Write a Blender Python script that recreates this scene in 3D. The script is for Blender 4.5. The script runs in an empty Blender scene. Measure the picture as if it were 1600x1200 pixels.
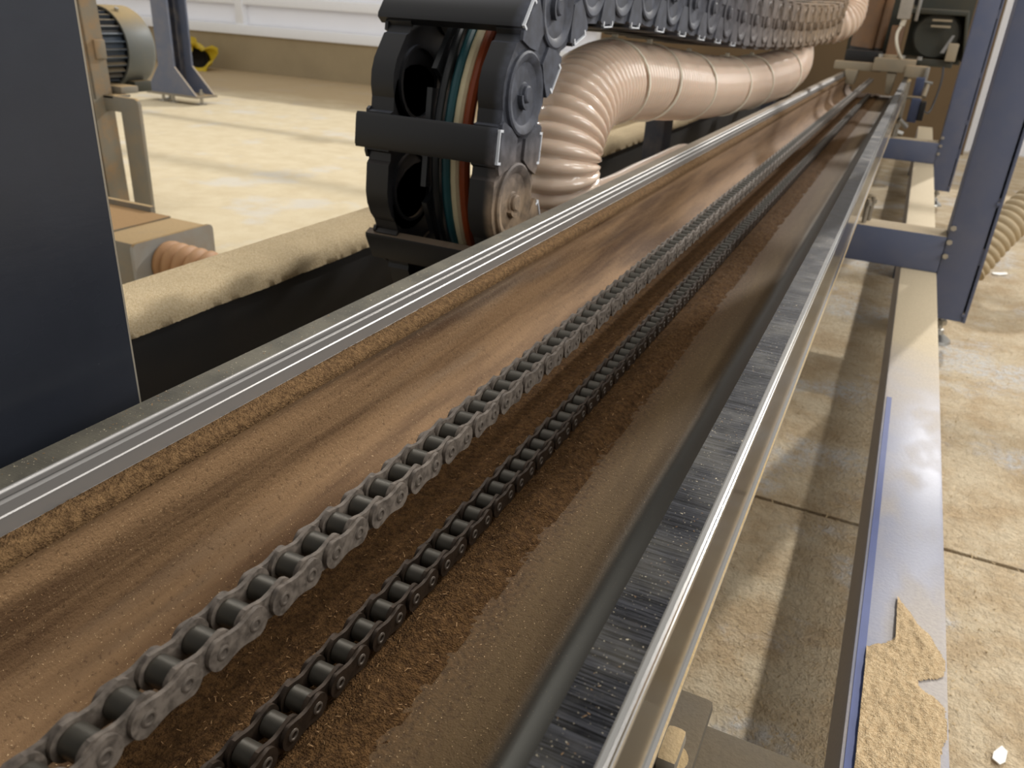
import bpy, bmesh, math, random
from mathutils import Vector, Matrix, noise
R = math.radians
S = bpy.context.scene
COL = S.collection
random.seed(7)
H = 0.63            # height of the lens over the floor; heights in the tables are measured from the lens

# ------------------------------------------------------------------ camera
cd = bpy.data.cameras.new('camera'); cam = bpy.data.objects.new('camera', cd); COL.objects.link(cam)
cd.sensor_width = 36.0; cd.sensor_fit = 'HORIZONTAL'; cd.lens = 1245.0/1600*36
cd.clip_start = 0.02; cd.clip_end = 100
cx = Vector((0.90006546, 0.43224725, 0.05517684)); cy = Vector((0.23105525, -0.36605318, -0.90145357)); cz = Vector((-0.36945317, 0.82411612, -0.42934482))
m = Matrix((( cx.x, -cy.x, -cz.x, 0), (cx.y, -cy.y, -cz.y, 0), (cx.z, -cy.z, -cz.z, 0), (0, 0, 0, 1)))
cam.matrix_world = Matrix.Translation((0, 0, H)) @ m
cd.dof.use_dof = True; cd.dof.focus_distance = 0.42; cd.dof.aperture_fstop = 19.0
S.camera = cam
# ------------------------------------------------------------------ light
S.view_settings.view_transform = 'Standard'; S.view_settings.look = 'None'
S.view_settings.gamma = 1.0; S.view_settings.use_curve_mapping = False
S.view_settings.exposure = 0.0
W = bpy.data.worlds.new('hall_air'); S.world = W; W.use_nodes = True
bg = W.node_tree.nodes['Background']; bg.inputs[0].default_value = (1.0, 0.975, 0.94, 1); bg.inputs[1].default_value = 0.56
def lamp(name, kind, loc, energy, color=(1, 1, 1), **kw):
    l = bpy.data.lights.new(name, kind); l.energy = energy; l.color = color
    for k, v in kw.items(): setattr(l, k, v)
    o = bpy.data.objects.new(name, l); COL.objects.link(o); o.location = loc
    return o
sun = lamp('sunlight', 'SUN', (2, 7, 6), 2.5, (1.0, 0.965, 0.91), angle=R(1.2))
sun.rotation_euler = Vector((-0.42, -1.7, -1.0)).to_track_quat('-Z', 'Y').to_euler()
for nm, x, y, e in (('hall_tube_lamp', 1.3, 1.2, 26), ('hall_tube_lamp', 1.3, 4.2, 26), ('hall_tube_lamp', -2.4, 2.6, 30)):
    a = lamp(nm, 'AREA', (x, y, 3.0), e, (1.0, 0.97, 0.93), shape='RECTANGLE', size=0.16, size_y=2.4)

side = lamp('right_fill_light', 'AREA', (2.6, 0.9, 1.9), 42, (1.0, 0.98, 0.95), shape='RECTANGLE', size=1.6, size_y=1.3)  # unseen area light added at right for hose highlights and softer shadows
side.rotation_euler = (Vector((-0.4, 1.1, 0.4))-Vector((2.6, 0.9, 1.9))).to_track_quat('-Z', 'Y').to_euler()

# ------------------------------------------------------------------ materials
def lin(c):
    return tuple(((v/255)/12.92 if v/255 <= 0.04045 else ((v/255+0.055)/1.055)**2.4) for v in c) + (1,)
class NT:
    def __init__(s, name):
        s.m = bpy.data.materials.new(name); s.m.use_nodes = True; s.t = s.m.node_tree
        s.b = s.t.nodes['Principled BSDF']
    def n(s, ty, **kw):
        x = s.t.nodes.new(ty)
        for k, v in kw.items():
            if isinstance(k, str) and hasattr(x, k): setattr(x, k, v)
        return x
    def l(s, a, b): s.t.links.new(a, b)
    def val(s, x):
        return x
    def pos(s, scale=(1, 1, 1)):
        g = s.n('ShaderNodeNewGeometry'); mp = s.n('ShaderNodeMapping'); mp.inputs['Scale'].default_value = scale
        s.l(g.outputs['Position'], mp.inputs['Vector']); return mp.outputs[0]
    def noise(s, sc, scale=(1, 1, 1), detail=4, rough=0.6, vec=None):
        x = s.n('ShaderNodeTexNoise'); x.inputs['Scale'].default_value = sc; x.inputs['Detail'].default_value = detail; x.inputs['Roughness'].default_value = rough
        s.l(vec or s.pos(scale), x.inputs['Vector']); return x.outputs['Fac']
    def ramp(s, f, a, b, lo=0.0, hi=1.0):
        x = s.n('ShaderNodeMapRange'); x.interpolation_type = 'SMOOTHSTEP'
        for i, v in zip((1, 2, 3, 4), (a, b, lo, hi)): x.inputs[i].default_value = v
        s.l(f, x.inputs[0]); return x.outputs[0]
    def math(s, op, a, b=None):
        x = s.n('ShaderNodeMath'); x.operation = op
        for i, v in enumerate((a, b)):
            if v is None: continue
            if isinstance(v, (int, float)): x.inputs[i].default_value = v
            else: s.l(v, x.inputs[i])
        return x.outputs[0]
    def mix(s, f, a, b):
        x = s.n('ShaderNodeMix'); x.data_type = 'RGBA'
        for sock, v in ((x.inputs[0], f), (x.inputs[6], a), (x.inputs[7], b)):
            if isinstance(v, tuple): sock.default_value = v
            elif isinstance(v, (int, float)): sock.default_value = v
            else: s.l(v, sock)
        return x.outputs[2]
    def fmix(s, f, a, b):
        x = s.n('ShaderNodeMix'); x.data_type = 'FLOAT'
        for sock, v in ((x.inputs[0], f), (x.inputs[2], a), (x.inputs[3], b)):
            if isinstance(v, (int, float)): sock.default_value = v
            else: s.l(v, sock)
        return x.outputs[0]
    def up(s):
        g = s.n('ShaderNodeNewGeometry'); x = s.n('ShaderNodeSeparateXYZ'); s.l(g.outputs['Normal'], x.inputs[0]); return x.outputs[2]
    def xyz(s, i):
        g = s.n('ShaderNodeNewGeometry'); x = s.n('ShaderNodeSeparateXYZ'); s.l(g.outputs['Position'], x.inputs[0]); return x.outputs[i]
    def put(s, key, v):
        k = s.b.inputs[key]
        if isinstance(v, (int, float, tuple)): k.default_value = v
        else: s.l(v, k)
    def bump(s, h, dist, strength=1.0):
        x = s.n('ShaderNodeBump'); x.inputs['Distance'].default_value = dist; x.inputs['Strength'].default_value = strength
        s.l(h, x.inputs['Height']); s.l(x.outputs[0], s.b.inputs['Normal'])

DUST = lin((206, 184, 146)); BROWN = lin((164, 120, 78))
def plain(name, c, rough=0.5, metal=0.0, spec=0.5, var=0.12, sc=30):
    t = NT(name); n = t.noise(sc); c = lin(c)
    d = tuple(v*(1-var*2) for v in c[:3]) + (1,)
    t.put('Base Color', t.mix(n, d, tuple(min(1, v*(1+var)) for v in c[:3])+(1,))); t.put('Roughness', rough); t.put('Metallic', metal)
    t.put('Specular IOR Level', spec); return t.m
def dusty(name, c, dust, amount=1.0, rough=0.45, side=0.15, metal=0.0, lo=0.35, hi=0.85, dsc=60, bump=0.0006):
    """paint or metal with sawdust settled on faces that look up, thin film elsewhere"""
    t = NT(name); n = t.noise(14, detail=5); n2 = t.noise(dsc*6, detail=2)
    u = t.ramp(t.up(), lo, hi)
    k = t.math('MULTIPLY', u, t.ramp(n, 0.15, 0.45, amount*0.75, amount))
    k = t.math('ADD', k, t.math('MULTIPLY', t.ramp(n, 0.35, 0.75), side)); k = t.math('MINIMUM', k, 1.0)
    grain = t.mix(n2, tuple(v*0.72 for v in dust[:3])+(1,), tuple(min(1, v*1.15) for v in dust[:3])+(1,))
    t.put('Base Color', t.mix(k, lin(c), grain)); t.put('Roughness', t.fmix(k, rough, 0.95)); t.put('Metallic', t.fmix(k, metal, 0.0))
    t.put('Specular IOR Level', t.fmix(k, 0.5, 0.1))
    t.bump(t.math('MULTIPLY', n2, k), bump); return t.m

def m_floor():
    t = NT('sawdust_covered_concrete')
    big = t.noise(3.1, detail=6); mid = t.noise(11, detail=6, rough=0.65); fin = t.noise(150, detail=4, rough=0.7); gr = t.noise(420, detail=3); lump = t.noise(70, detail=5, rough=0.75)
    xs = t.xyz(0)
    c = t.mix(t.ramp(mid, 0.35, 0.65), lin((182, 160, 128)), lin((202, 186, 158)))
    c = t.mix(t.math('MULTIPLY', t.ramp(big, 0.50, 0.60), t.ramp(lump, 0.40, 0.60, 0.15, 0.95)), c, lin((206, 204, 200)))
    c = t.mix(t.ramp(gr, 0.62, 0.74, 0, 0.75), c, lin((226, 216, 196)))
    c = t.mix(t.ramp(gr, 0.26, 0.40, 0.6, 0), c, lin((136, 112, 82)))
    c = t.mix(t.ramp(lump, 0.28, 0.42, 0.55, 0), c, lin((146, 120, 88)))
    far = t.mix(t.ramp(mid, 0.3, 0.7), lin((204, 188, 156)), lin((214, 200, 170)))
    far = t.mix(t.math('MULTIPLY', t.ramp(big, 0.54, 0.64), 0.6), far, lin((206, 202, 194)))
    far = t.mix(t.ramp(t.math('ADD', t.xyz(1), big), 4.35, 5.1, 0, 0.8), far, lin((170, 146, 110)))  # brown dust by the back wall, partly the sill's shade put into the colour
    c = t.mix(t.ramp(xs, -1.4, -0.7, 1.0, 0.0), c, far)
    t.put('Base Color', c); t.put('Roughness', 0.9); t.put('Specular IOR Level', 0.15)
    t.bump(t.math('MULTIPLY', t.math('ADD', t.ramp(lump, 0.45, 0.75), t.math('MULTIPLY', t.ramp(fin, 0.4, 0.75), 0.6)), t.ramp(xs, -1.2, -0.4, 0.15, 1.0)), 0.0035, 0.75)
    return t.m
def m_rail():
    """bright rail steel, cross-ground dark top, sawdust film with specks where nothing slides"""
    t = NT('ground_rail_steel')
    br = t.noise(60, scale=(0.5, 22, 6), detail=4, rough=0.7); sp = t.noise(900, detail=1); sp2 = t.noise(420, detail=2); mid = t.noise(24, detail=5)
    x = t.xyz(0); z = t.xyz(2)
    u = t.math('MULTIPLY', t.ramp(t.up(), 0.9, 0.99), t.ramp(z, H-0.1900, H-0.1893))
    left = t.ramp(x, -0.2, -0.19, 1.0, 0.0)
    c = t.mix(t.ramp(br, 0.34, 0.70), lin((16, 16, 17)), lin((72, 73, 78)))  # ground top coloured darker, standing in for a dark ceiling's reflection
    c = t.mix(u, lin((190, 188, 184)), c)
    film = t.math('MULTIPLY', u, t.fmix(left, t.ramp(mid, 0.4, 0.7, 0.0, 0.25), 0.93))
    c = t.mix(film, c, t.mix(t.ramp(t.xyz(1), 0.4, 1.8, 0, 0.9), t.mix(t.ramp(mid, 0.3, 0.7), lin((72, 69, 60)), lin((104, 99, 85))), lin((140, 124, 104))))
    spk = t.math('MULTIPLY', t.math('MAXIMUM', t.ramp(sp, 0.70, 0.76), t.ramp(sp2, 0.70, 0.75)), u)
    spk = t.math('MULTIPLY', spk, 0.8)
    c = t.mix(spk, c, lin((190, 178, 152)))
    haze = t.math('MULTIPLY', t.math('SUBTRACT', 1.0, u), t.math('MULTIPLY', left, 0.45))
    c = t.mix(haze, c, lin((88, 82, 82)))
    k = t.math('MAXIMUM', t.math('MAXIMUM', film, spk), haze)
    t.put('Base Color', c); t.put('Metallic', t.fmix(k, 1.0, 0.0)); t.put('Roughness', t.fmix(u, t.fmix(left, 0.15, 0.34), t.fmix(film, t.ramp(br, 0.2, 0.8, 0.26, 0.42), 0.85)))
    t.bump(t.math('ADD', t.math('MULTIPLY', br, u), t.math('MULTIPLY', sp2, film)), 0.00022, 0.7); return t.m
def m_trough():
    """sheet steel under sawdust: the right-hand bend is blown clean, elsewhere the coat is brown and uneven"""
    t = NT('sawdust_coated_sheet_steel')
    x = t.xyz(0); n = t.noise(7, scale=(1, 0.35, 1), detail=5); f = t.noise(330, detail=3, rough=0.7); g = t.noise(900, detail=1); mid = t.noise(26, scale=(1, 0.10, 1.5), detail=4); big = t.noise(9, scale=(1, 0.16, 2.2), detail=4)
    bare = t.ramp(t.math('ADD', x, t.math('MULTIPLY', n, 0.012)), -0.095, -0.084)
    c = t.mix(t.ramp(mid, 0.32, 0.68), lin((78, 55, 35)), lin((142, 112, 80)))
    c = t.mix(t.ramp(big, 0.55, 0.75, 0, 0.6), c, lin((126, 112, 96)))
    c = t.mix(t.ramp(t.xyz(1), 0.5, 2.2, 0, 0.55), c, lin((142, 114, 88)))
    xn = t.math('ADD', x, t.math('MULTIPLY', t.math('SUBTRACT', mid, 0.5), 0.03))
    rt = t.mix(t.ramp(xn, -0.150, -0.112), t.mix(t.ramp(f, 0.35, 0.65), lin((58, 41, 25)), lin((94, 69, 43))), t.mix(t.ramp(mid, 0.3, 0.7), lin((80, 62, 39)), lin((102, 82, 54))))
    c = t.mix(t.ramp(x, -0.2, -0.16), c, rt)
    c = t.mix(t.ramp(f, 0.3, 0.44, 0.5, 0), c, lin((58, 38, 22)))
    c = t.mix(t.ramp(g, 0.69, 0.76, 0, 0.85), c, lin((200, 170, 130)))
    c = t.mix(t.math('MULTIPLY', bare, 0.9), c, lin((74, 75, 72)))
    c = t.mix(t.ramp(x, -0.076, -0.066), c, lin((40, 38, 32)))  # shade on the steep bend below the right rail, put into the colour
    t.put('Base Color', c); t.put('Metallic', t.math('MULTIPLY', bare, 0.7)); t.put('Roughness', t.fmix(bare, 0.8, 0.38))
    t.put('Specular IOR Level', 0.25)
    t.bump(t.math('MULTIPLY', t.math('ADD', f, t.math('MULTIPLY', g, 0.5)), t.math('SUBTRACT', 1.0, bare)), 0.0008, 0.7); return t.m
def m_sawdust(name, a, b, sc=300):
    t = NT(name); f = t.noise(sc, detail=4, rough=0.75); g = t.noise(900, detail=1); mid = t.noise(18, detail=4)
    c = t.mix(t.ramp(f, 0.3, 0.7), lin(a), lin(b)); c = t.mix(t.ramp(mid, 0.35, 0.7, 0.12, 0.0), c, lin(tuple(v*0.6 for v in a)))
    c = t.mix(t.ramp(g, 0.70, 0.8, 0, 0.8), c, tuple(min(1, v*1.6) for v in lin(b)[:3])+(1,))
    t.put('Base Color', c); t.put('Roughness', 0.95); t.put('Specular IOR Level', 0.1); t.bump(t.math('ADD', f, g), 0.002, 0.9); return t.m
def m_chain():
    t = NT('oiled_chain_steel'); n = t.noise(240, detail=4); n2 = t.noise(40, detail=4); z = t.xyz(2)
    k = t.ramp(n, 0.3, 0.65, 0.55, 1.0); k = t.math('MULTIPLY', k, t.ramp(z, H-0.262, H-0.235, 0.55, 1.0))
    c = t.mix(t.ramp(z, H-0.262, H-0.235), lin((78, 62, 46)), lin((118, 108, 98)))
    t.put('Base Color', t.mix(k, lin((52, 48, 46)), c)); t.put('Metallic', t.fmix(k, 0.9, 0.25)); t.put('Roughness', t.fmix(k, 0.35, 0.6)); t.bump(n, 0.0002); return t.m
def m_hose(name, c):
    t = NT(name); n = t.noise(12, detail=3)
    d = lin(c); t.put('Base Color', t.mix(n, tuple(v*0.86 for v in d[:3])+(1,), d)); t.put('Roughness', 0.2)
    t.put('Coat Weight', 0.6); t.put('Coat Roughness', 0.08); t.put('Subsurface Weight', 0.25); t.put('Subsurface Radius', (0.02, 0.012, 0.008)); t.put('Subsurface Scale', 0.5)
    return t.m
def m_beam():
    """pale navy tube: thick dust beyond the wiped near stretch"""
    t = NT('wiped_blue_beam_paint'); n = t.noise(6, detail=5); f = t.noise(330, detail=3); y = t.xyz(1)
    yy = t.math('ADD', y, t.math('MULTIPLY', n, 0.5)); u = t.ramp(t.up(), 0.3, 0.9)
    k = t.math('MULTIPLY', t.ramp(yy, 1.0, 1.75), u)
    k = t.math('MAXIMUM', k, t.math('MULTIPLY', u, t.ramp(t.noise(3.2, scale=(2, 1, 1)), 0.45, 0.6, 0.25, 0.6)))
    k = t.math('MAXIMUM', k, t.math('MULTIPLY', t.ramp(t.up(), 0.0, 0.6, 0.55, 0.0), 1.0))
    g = t.mix(f, lin((176, 160, 132)), lin((216, 200, 170)))
    t.put('Base Color', t.mix(k, lin((112, 124, 158)), g)); t.put('Roughness', t.fmix(k, 0.35, 0.9)); t.bump(t.math('MULTIPLY', f, k), 0.0008); return t.m
def m_cover():
    t = NT('scratched_dark_steel'); n = t.noise(5, detail=6); s = t.noise(12, scale=(1, 4, 14), detail=5, rough=0.7); z = t.xyz(2)
    c = t.mix(n, lin((36, 39, 45)), lin((58, 62, 72))); c = t.mix(t.ramp(s, 0.68, 0.76, 0, 0.55), c, lin((130, 132, 138)))
    t.put('Base Color', c); t.put('Roughness', t.ramp(n, 0.3, 0.7, 0.2, 0.34)); t.put('Metallic', 0.35); t.bump(s, 0.00008); return t.m
def m_plast():
    t = NT('dusty_black_plastic'); n = t.noise(70, detail=5); x = t.xyz(0); u = t.up(); z = t.xyz(2)
    side = t.ramp(x, -0.362, -0.352)
    k = t.math('MULTIPLY', side, t.ramp(n, 0.25, 0.75, 0.25, 0.7)); k = t.math('MAXIMUM', k, t.math('MULTIPLY', t.ramp(u, 0.6, 1.0), 0.35))
    y = t.xyz(1); low = t.ramp(z, H-0.20, H-0.10, 1.0, 0.0); far = t.ramp(y, 1.2, 2.6)
    dc = t.mix(t.math('MAXIMUM', low, far), lin((98, 102, 114)), lin((146, 126, 104)))
    k = t.math('MINIMUM', t.math('MULTIPLY', k, t.math('ADD', 1.0, t.math('MULTIPLY', t.math('MAXIMUM', low, far), 0.7))), 1.0)
    t.put('Base Color', t.mix(k, lin((24, 24, 26)), dc)); t.put('Roughness', t.fmix(k, 0.45, 0.9)); t.put('Specular IOR Level', t.fmix(k, 0.5, 0.15)); return t.m

M = dict(
    floor=m_floor(), rail=m_rail(), trough=m_trough(), chain=m_chain(), beam=m_beam(), cover=m_cover(), plastic=m_plast(),
    roller=plain('dark_roller_steel', (84, 80, 72), 0.36, 0.55), pin=plain('dusty_pin_steel', (104, 95, 86), 0.5, 0.4),
    dust_dark=m_sawdust('brown_sawdust', (60, 42, 25), (106, 78, 48)), dust_pale=m_sawdust('pale_sawdust', (186, 158, 120), (224, 200, 162), 420),
    dust_mid=m_sawdust('golden_brown_sawdust', (84, 63, 42), (134, 105, 72)), dust_tan=m_sawdust('tan_sawdust_layer', (192, 168, 130), (220, 202, 168), 420),
    chips=plain('wood_shavings', (170, 132, 88), 0.8, var=0.3, sc=200),
    navy=dusty('navy_frame_paint', (84, 92, 116), lin((190, 172, 142)), 0.9, 0.45, 0.06), navy_dark=dusty('dark_navy_paint', (46, 50, 62), DUST, 0.5, 0.5, 0.12),
    column=dusty('grey_blue_column_paint', (96, 104, 124), DUST, 0.6, 0.5, 0.1),
    black=dusty('black_tray_paint', (26, 26, 27), lin((90, 72, 50)), 0.35, 0.5, 0.08),
    greybrown=dusty('dusty_grey_machine_paint', (122, 118, 108), lin((170, 146, 110)), 1.0, 0.6, 0.35),
    tanplate=dusty('dust_caked_plate', (118, 112, 98), lin((158, 128, 92)), 1.0, 0.7, 0.8),
    motor=dusty('motor_grey_paint', (66, 78, 92), lin((150, 132, 100)), 0.7, 0.4, 0.1), cowl=dusty('fan_cowl_paint', (92, 96, 94), lin((156, 138, 104)), 1.0, 0.55, 0.15),
    hose=m_hose('clear_peach_hose', (228, 204, 182)), hose_brown=plain('dust_filled_hose', (168, 126, 84), 0.6), flange_grey=dusty('pale_grey_flange', (150, 150, 146), lin((150, 126, 90)), 0.9, 0.5, 0.35), hose_grey=plain('grey_tan_duct', (186, 168, 136), 0.7),
    tie=plain('white_nylon', (236, 228, 208), 0.5), zinc=plain('zinc_plated_steel', (180, 178, 172), 0.3, 0.9),
    dirty_zinc=dusty('dusty_zinc', (150, 146, 138), lin((170, 148, 112)), 0.8, 0.4, 0.3, metal=0.7), clip=plain('bright_plastic_edge', (226, 230, 236), 0.3),
    bracket=dusty('brown_grey_bracket_paint', (72, 66, 56), lin((104, 92, 74)), 0.5, 0.6, 0.3),
    copper=dusty('brown_roller_rubber', (116, 90, 68), BROWN, 0.8, 0.45, 0.35), darkmach=dusty('dark_green_grey_machine', (52, 54, 46), lin((110, 92, 62)), 0.7, 0.55, 0.15),
    khaki=dusty('khaki_casting', (150, 138, 116), lin((184, 160, 128)), 0.9, 0.6, 0.4), sensor=plain('pale_sensor_plastic', (176, 168, 156), 0.4), bluebox=plain('blue_grey_switch', (70, 80, 110), 0.4),
    stripe=plain('deep_blue_paint_edge', (64, 78, 130), 0.65), crumbs=plain('pale_wood_crumbs', (206, 182, 142), 0.9, var=0.25, sc=60), yellow=plain('yellow_plastic_film', (206, 178, 44), 0.4), holeblack=plain('dark_inside', (34, 28, 18), 0.9),
    wall_low=plain('tan_wall_paint', (160, 144, 114), 0.85, sc=4), wall_right=plain('brown_dusty_wall', (106, 86, 60), 0.9, sc=3),
    white=plain('white_frame_paint', (244, 246, 250), 0.5, var=0.02), paper=plain('white_paper', (244, 242, 236), 0.7, var=0.03),
    joint=plain('dark_floor_joint', (132, 106, 76), 0.95),
    teal=plain('teal_cable_sheath', (44, 92, 98), 0.35), cream=plain('cream_cable_sheath', (226, 212, 172), 0.4), orange=plain('orange_cable_sheath', (146, 66, 30), 0.35), red=plain('dull_red_cable_sheath', (150, 62, 52), 0.4), blackc=plain('black_cable_sheath', (30, 32, 34), 0.35),
)
def m_panel():
    t = NT('translucent_white_panel'); n = t.noise(3)
    tr = t.n('ShaderNodeBsdfTranslucent'); tr.inputs[0].default_value = (0.95, 0.95, 0.96, 1)
    mx = t.n('ShaderNodeMixShader'); mx.inputs[0].default_value = 0.38
    t.put('Base Color', t.mix(n, lin((222, 223, 228)), lin((232, 232, 236)))); t.put('Roughness', 0.6)
    out = t.t.nodes['Material Output']; t.l(t.b.outputs[0], mx.inputs[1]); t.l(tr.outputs[0], mx.inputs[2]); t.l(mx.outputs[0], out.inputs[0]); return t.m
M['panel'] = m_panel()

# ------------------------------------------------------------------ mesh helpers (coordinates: x, y, height from lens -> world)
class MB:
    def __init__(s): s.v = []; s.f = []
    def add(s, vs, fs):
        b = len(s.v); s.v += [tuple(v) for v in vs]; s.f += [tuple(i+b for i in f) for f in fs]; return s
    def box(s, x0, x1, y0, y1, z0, z1):
        return s.add([(x0,y0,z0),(x1,y0,z0),(x1,y1,z0),(x0,y1,z0),(x0,y0,z1),(x1,y0,z1),(x1,y1,z1),(x0,y1,z1)],
                     [(0,3,2,1),(4,5,6,7),(0,1,5,4),(1,2,6,5),(2,3,7,6),(3,0,4,7)])
    def cyl(s, p0, p1, r, n=16, r1=None):
        p0 = Vector(p0); p1 = Vector(p1); a = (p1-p0).normalized(); u = a.orthogonal().normalized(); w = a.cross(u); r1 = r if r1 is None else r1
        vs = []; 
        for p, q in ((p0, r), (p1, r1)):
            vs += [p + q*(math.cos(2*math.pi*i/n)*u + math.sin(2*math.pi*i/n)*w) for i in range(n)]
        fs = [(i, (i+1) % n, n+(i+1) % n, n+i) for i in range(n)] + [tuple(range(n))[::-1], tuple(range(n, 2*n))]
        return s.add(vs, fs)
    def prism(s, prof, axis, a0, a1):
        """extrude a closed 2D outline along an axis; the outline is (y,z) for x, (x,z) for y, (x,y) for z"""
        n = len(prof)
        def P(a, q): return {'x': (a, q[0], q[1]), 'y': (q[0], a, q[1]), 'z': (q[0], q[1], a)}[axis]
        vs = [P(a0, q) for q in prof] + [P(a1, q) for q in prof]
        return s.add(vs, [(i, (i+1) % n, n+(i+1) % n, n+i) for i in range(n)] + [tuple(range(n))[::-1], tuple(range(n, 2*n))])
    def sheet(s, prof, ys, thick=None):
        """open (x,z) profile swept along y"""
        n = len(prof); vs = [(p[0], y, p[1]) for y in ys for p in prof]
        return s.add(vs, [(j*n+i, j*n+i+1, (j+1)*n+i+1, (j+1)*n+i) for j in range(len(ys)-1) for i in range(n-1)])
    def lathe(s, prof, o, axis, n=32):
        """(radius, along) profile about an axis"""
        o = Vector(o); a = Vector(axis).normalized(); u = a.orthogonal().normalized(); w = a.cross(u); k = len(prof)
        vs = [o + h*a + r*(math.cos(2*math.pi*i/n)*u + math.sin(2*math.pi*i/n)*w) for i in range(n) for r, h in prof]
        return s.add(vs, [(i*k+j, i*k+j+1, ((i+1) % n)*k+j+1, ((i+1) % n)*k+j) for i in range(n) for j in range(k-1)])
    def tube(s, path, r, n=10, cap=True):
        """sweep a circle along points; r may be a list"""
        P = [Vector(p) for p in path]; k = len(P); rs = r if isinstance(r, (list, tuple)) else [r]*k
        t0 = (P[1]-P[0]).normalized(); u = t0.orthogonal().normalized(); vs = []
        for i in range(k):
            t = (P[min(i+1, k-1)]-P[max(i-1, 0)]).normalized(); u = (u - t*u.dot(t)).normalized(); w = t.cross(u)
            vs += [P[i] + rs[i]*(math.cos(2*math.pi*j/n)*u + math.sin(2*math.pi*j/n)*w) for j in range(n)]
        fs = [(i*n+j, i*n+(j+1) % n, (i+1)*n+(j+1) % n, (i+1)*n+j) for i in range(k-1) for j in range(n)]
        if cap: fs += [tuple(range(n))[::-1], tuple(range((k-1)*n, k*n))]
        return s.add(vs, fs)
def obj(name, mb, mat, parent=None, bevel=0.0, smooth=35, up=H, local=False):
    """one mesh object; vertices are given in lens-height coordinates and stored relative to the parent's base"""
    bm = bmesh.new(); off = Vector((0, 0, 0 if local else up))
    if parent is not None and not local: off -= Vector(parent['base'])
    vv = [bm.verts.new(Vector(v)+off) for v in mb.v]
    for f in mb.f:
        try: bm.faces.new([vv[i] for i in f])
        except ValueError: pass
    bmesh.ops.recalc_face_normals(bm, faces=bm.faces)
    if bevel: 
        es = [e for e in bm.edges if len(e.link_faces) == 2 and e.calc_face_angle(0) > R(40)]
        bmesh.ops.bevel(bm, geom=es, offset=bevel, segments=2, affect='EDGES', profile=0.6, clamp_overlap=True)
    for f in bm.faces: f.smooth = True
    for e in bm.edges:
        if len(e.link_faces) == 2 and e.calc_face_angle(0) > R(smooth): e.smooth = False
    me = bpy.data.meshes.new(name); bm.to_mesh(me); bm.free(); me.materials.append(M[mat] if isinstance(mat, str) else mat)
    o = bpy.data.objects.new(name, me); COL.objects.link(o)
    if parent is not None: o.parent = parent; o['base'] = parent['base']
    else: o['base'] = (0.0, 0.0, 0.0)
    return o
def clean(o):
    if 'base' in o: del o['base']
def tag(o, label=None, cat=None, group=None, kind=None):
    for k, v in (('label', label), ('category', cat), ('group', group), ('kind', kind)):
        if v: o[k] = v
    return o
def thing(name, label, cat, base, group=None):
    o = bpy.data.objects.new(name, None); COL.objects.link(o); o.location = (base[0], base[1], base[2]+H); o['base'] = tuple(o.location)
    o.empty_display_size = 0.05
    return tag(o, label, cat, group)
def copy_tree(o, parent=None):
    c = o.copy(); COL.objects.link(c); c.parent = parent
    for ch in list(o.children): copy_tree(ch, c)
    return c
def link(o, parent, loc=(0, 0, 0)):
    c = o.copy(); COL.objects.link(c); c.parent = parent; c.location = loc; return c
def arc(cx_, cz_, r, a0, a1, n):
    return [(cx_+r*math.cos(R(a0+(a1-a0)*i/n)), cz_+r*math.sin(R(a0+(a1-a0)*i/n))) for i in range(n+1)]
def spline(pts, step):
    """Catmull-Rom through points, resampled evenly"""
    P = [Vector(p) for p in pts]; P = [2*P[0]-P[1]] + P + [2*P[-1]-P[-2]]; out = []
    for i in range(1, len(P)-2):
        for k in range(40):
            t = k/40; a, b, c, d = P[i-1:i+3]
            out.append(0.5*((2*b)+(c-a)*t+(2*a-5*b+4*c-d)*t*t+(3*b-a-3*c+d)*t**3))
    out.append(P[-2]); return resample(out, step)
def resample(pts, step):
    pts = [Vector(p) for p in pts]; res = [pts[0]]; need = step
    for a, b in zip(pts, pts[1:]):
        L = (b-a).length; pos = 0.0
        while L-pos >= need:
            pos += need; res.append(a+(b-a)*(pos/L)); need = step
        need -= L-pos
    return res
FL = -H   # the floor in lens heights

# ------------------------------------------------------------------ setting
fl = obj('floor', MB().box(-14, 4.5, -2, 6.6, FL-0.12, FL-0.025), 'joint'); tag(fl, kind='structure')
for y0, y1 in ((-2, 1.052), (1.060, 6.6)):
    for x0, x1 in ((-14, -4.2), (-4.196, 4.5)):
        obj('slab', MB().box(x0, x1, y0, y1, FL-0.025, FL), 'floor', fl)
YW = 5.5
wb = obj('wall_back', MB().box(-14, -1.9, YW, YW+0.25, FL, -0.345), 'wall_low'); tag(wb, kind='structure')
obj('sill_curb', MB().box(-14, -1.9, YW+0.02, YW+0.23, -0.345, -0.30), 'white', wb)
w2 = obj('wall_right', MB().box(-1.9, 0.33, YW-0.2, YW+0.05, FL, 0.22), 'wall_right'); tag(w2, kind='structure')
wn = obj('window_1', MB().box(-14, 4.5, YW+0.08, YW+0.14, 0.20, 0.25), 'white'); tag(wn, kind='structure')
for x in (-13.9, -9.0, -7.4, -5.8, -5.10, -3.0, -1.96):
    obj('frame_post', MB().box(x-0.04, x+0.04, YW-0.01, YW+0.12, -0.30, 0.20), 'white', wn, 0.006)
obj('frame_rail', MB().box(-14, -1.9, YW-0.02, YW+0.10, -0.345, -0.27), 'white', wn, 0.006)
obj('frame_rail', MB().box(-14, -1.9, YW, YW+0.10, -0.12, -0.05), 'white', wn, 0.006)
for a, b in ((-13.9, -9.0), (-9.0, -7.4), (-7.4, -5.8), (-5.8, -5.10), (-5.10, -3.0), (-3.0, -1.96)):
    obj('panel', MB().box(a+0.04, b-0.04, YW+0.05, YW+0.06, -0.27, 0.20), 'panel', wn)
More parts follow.
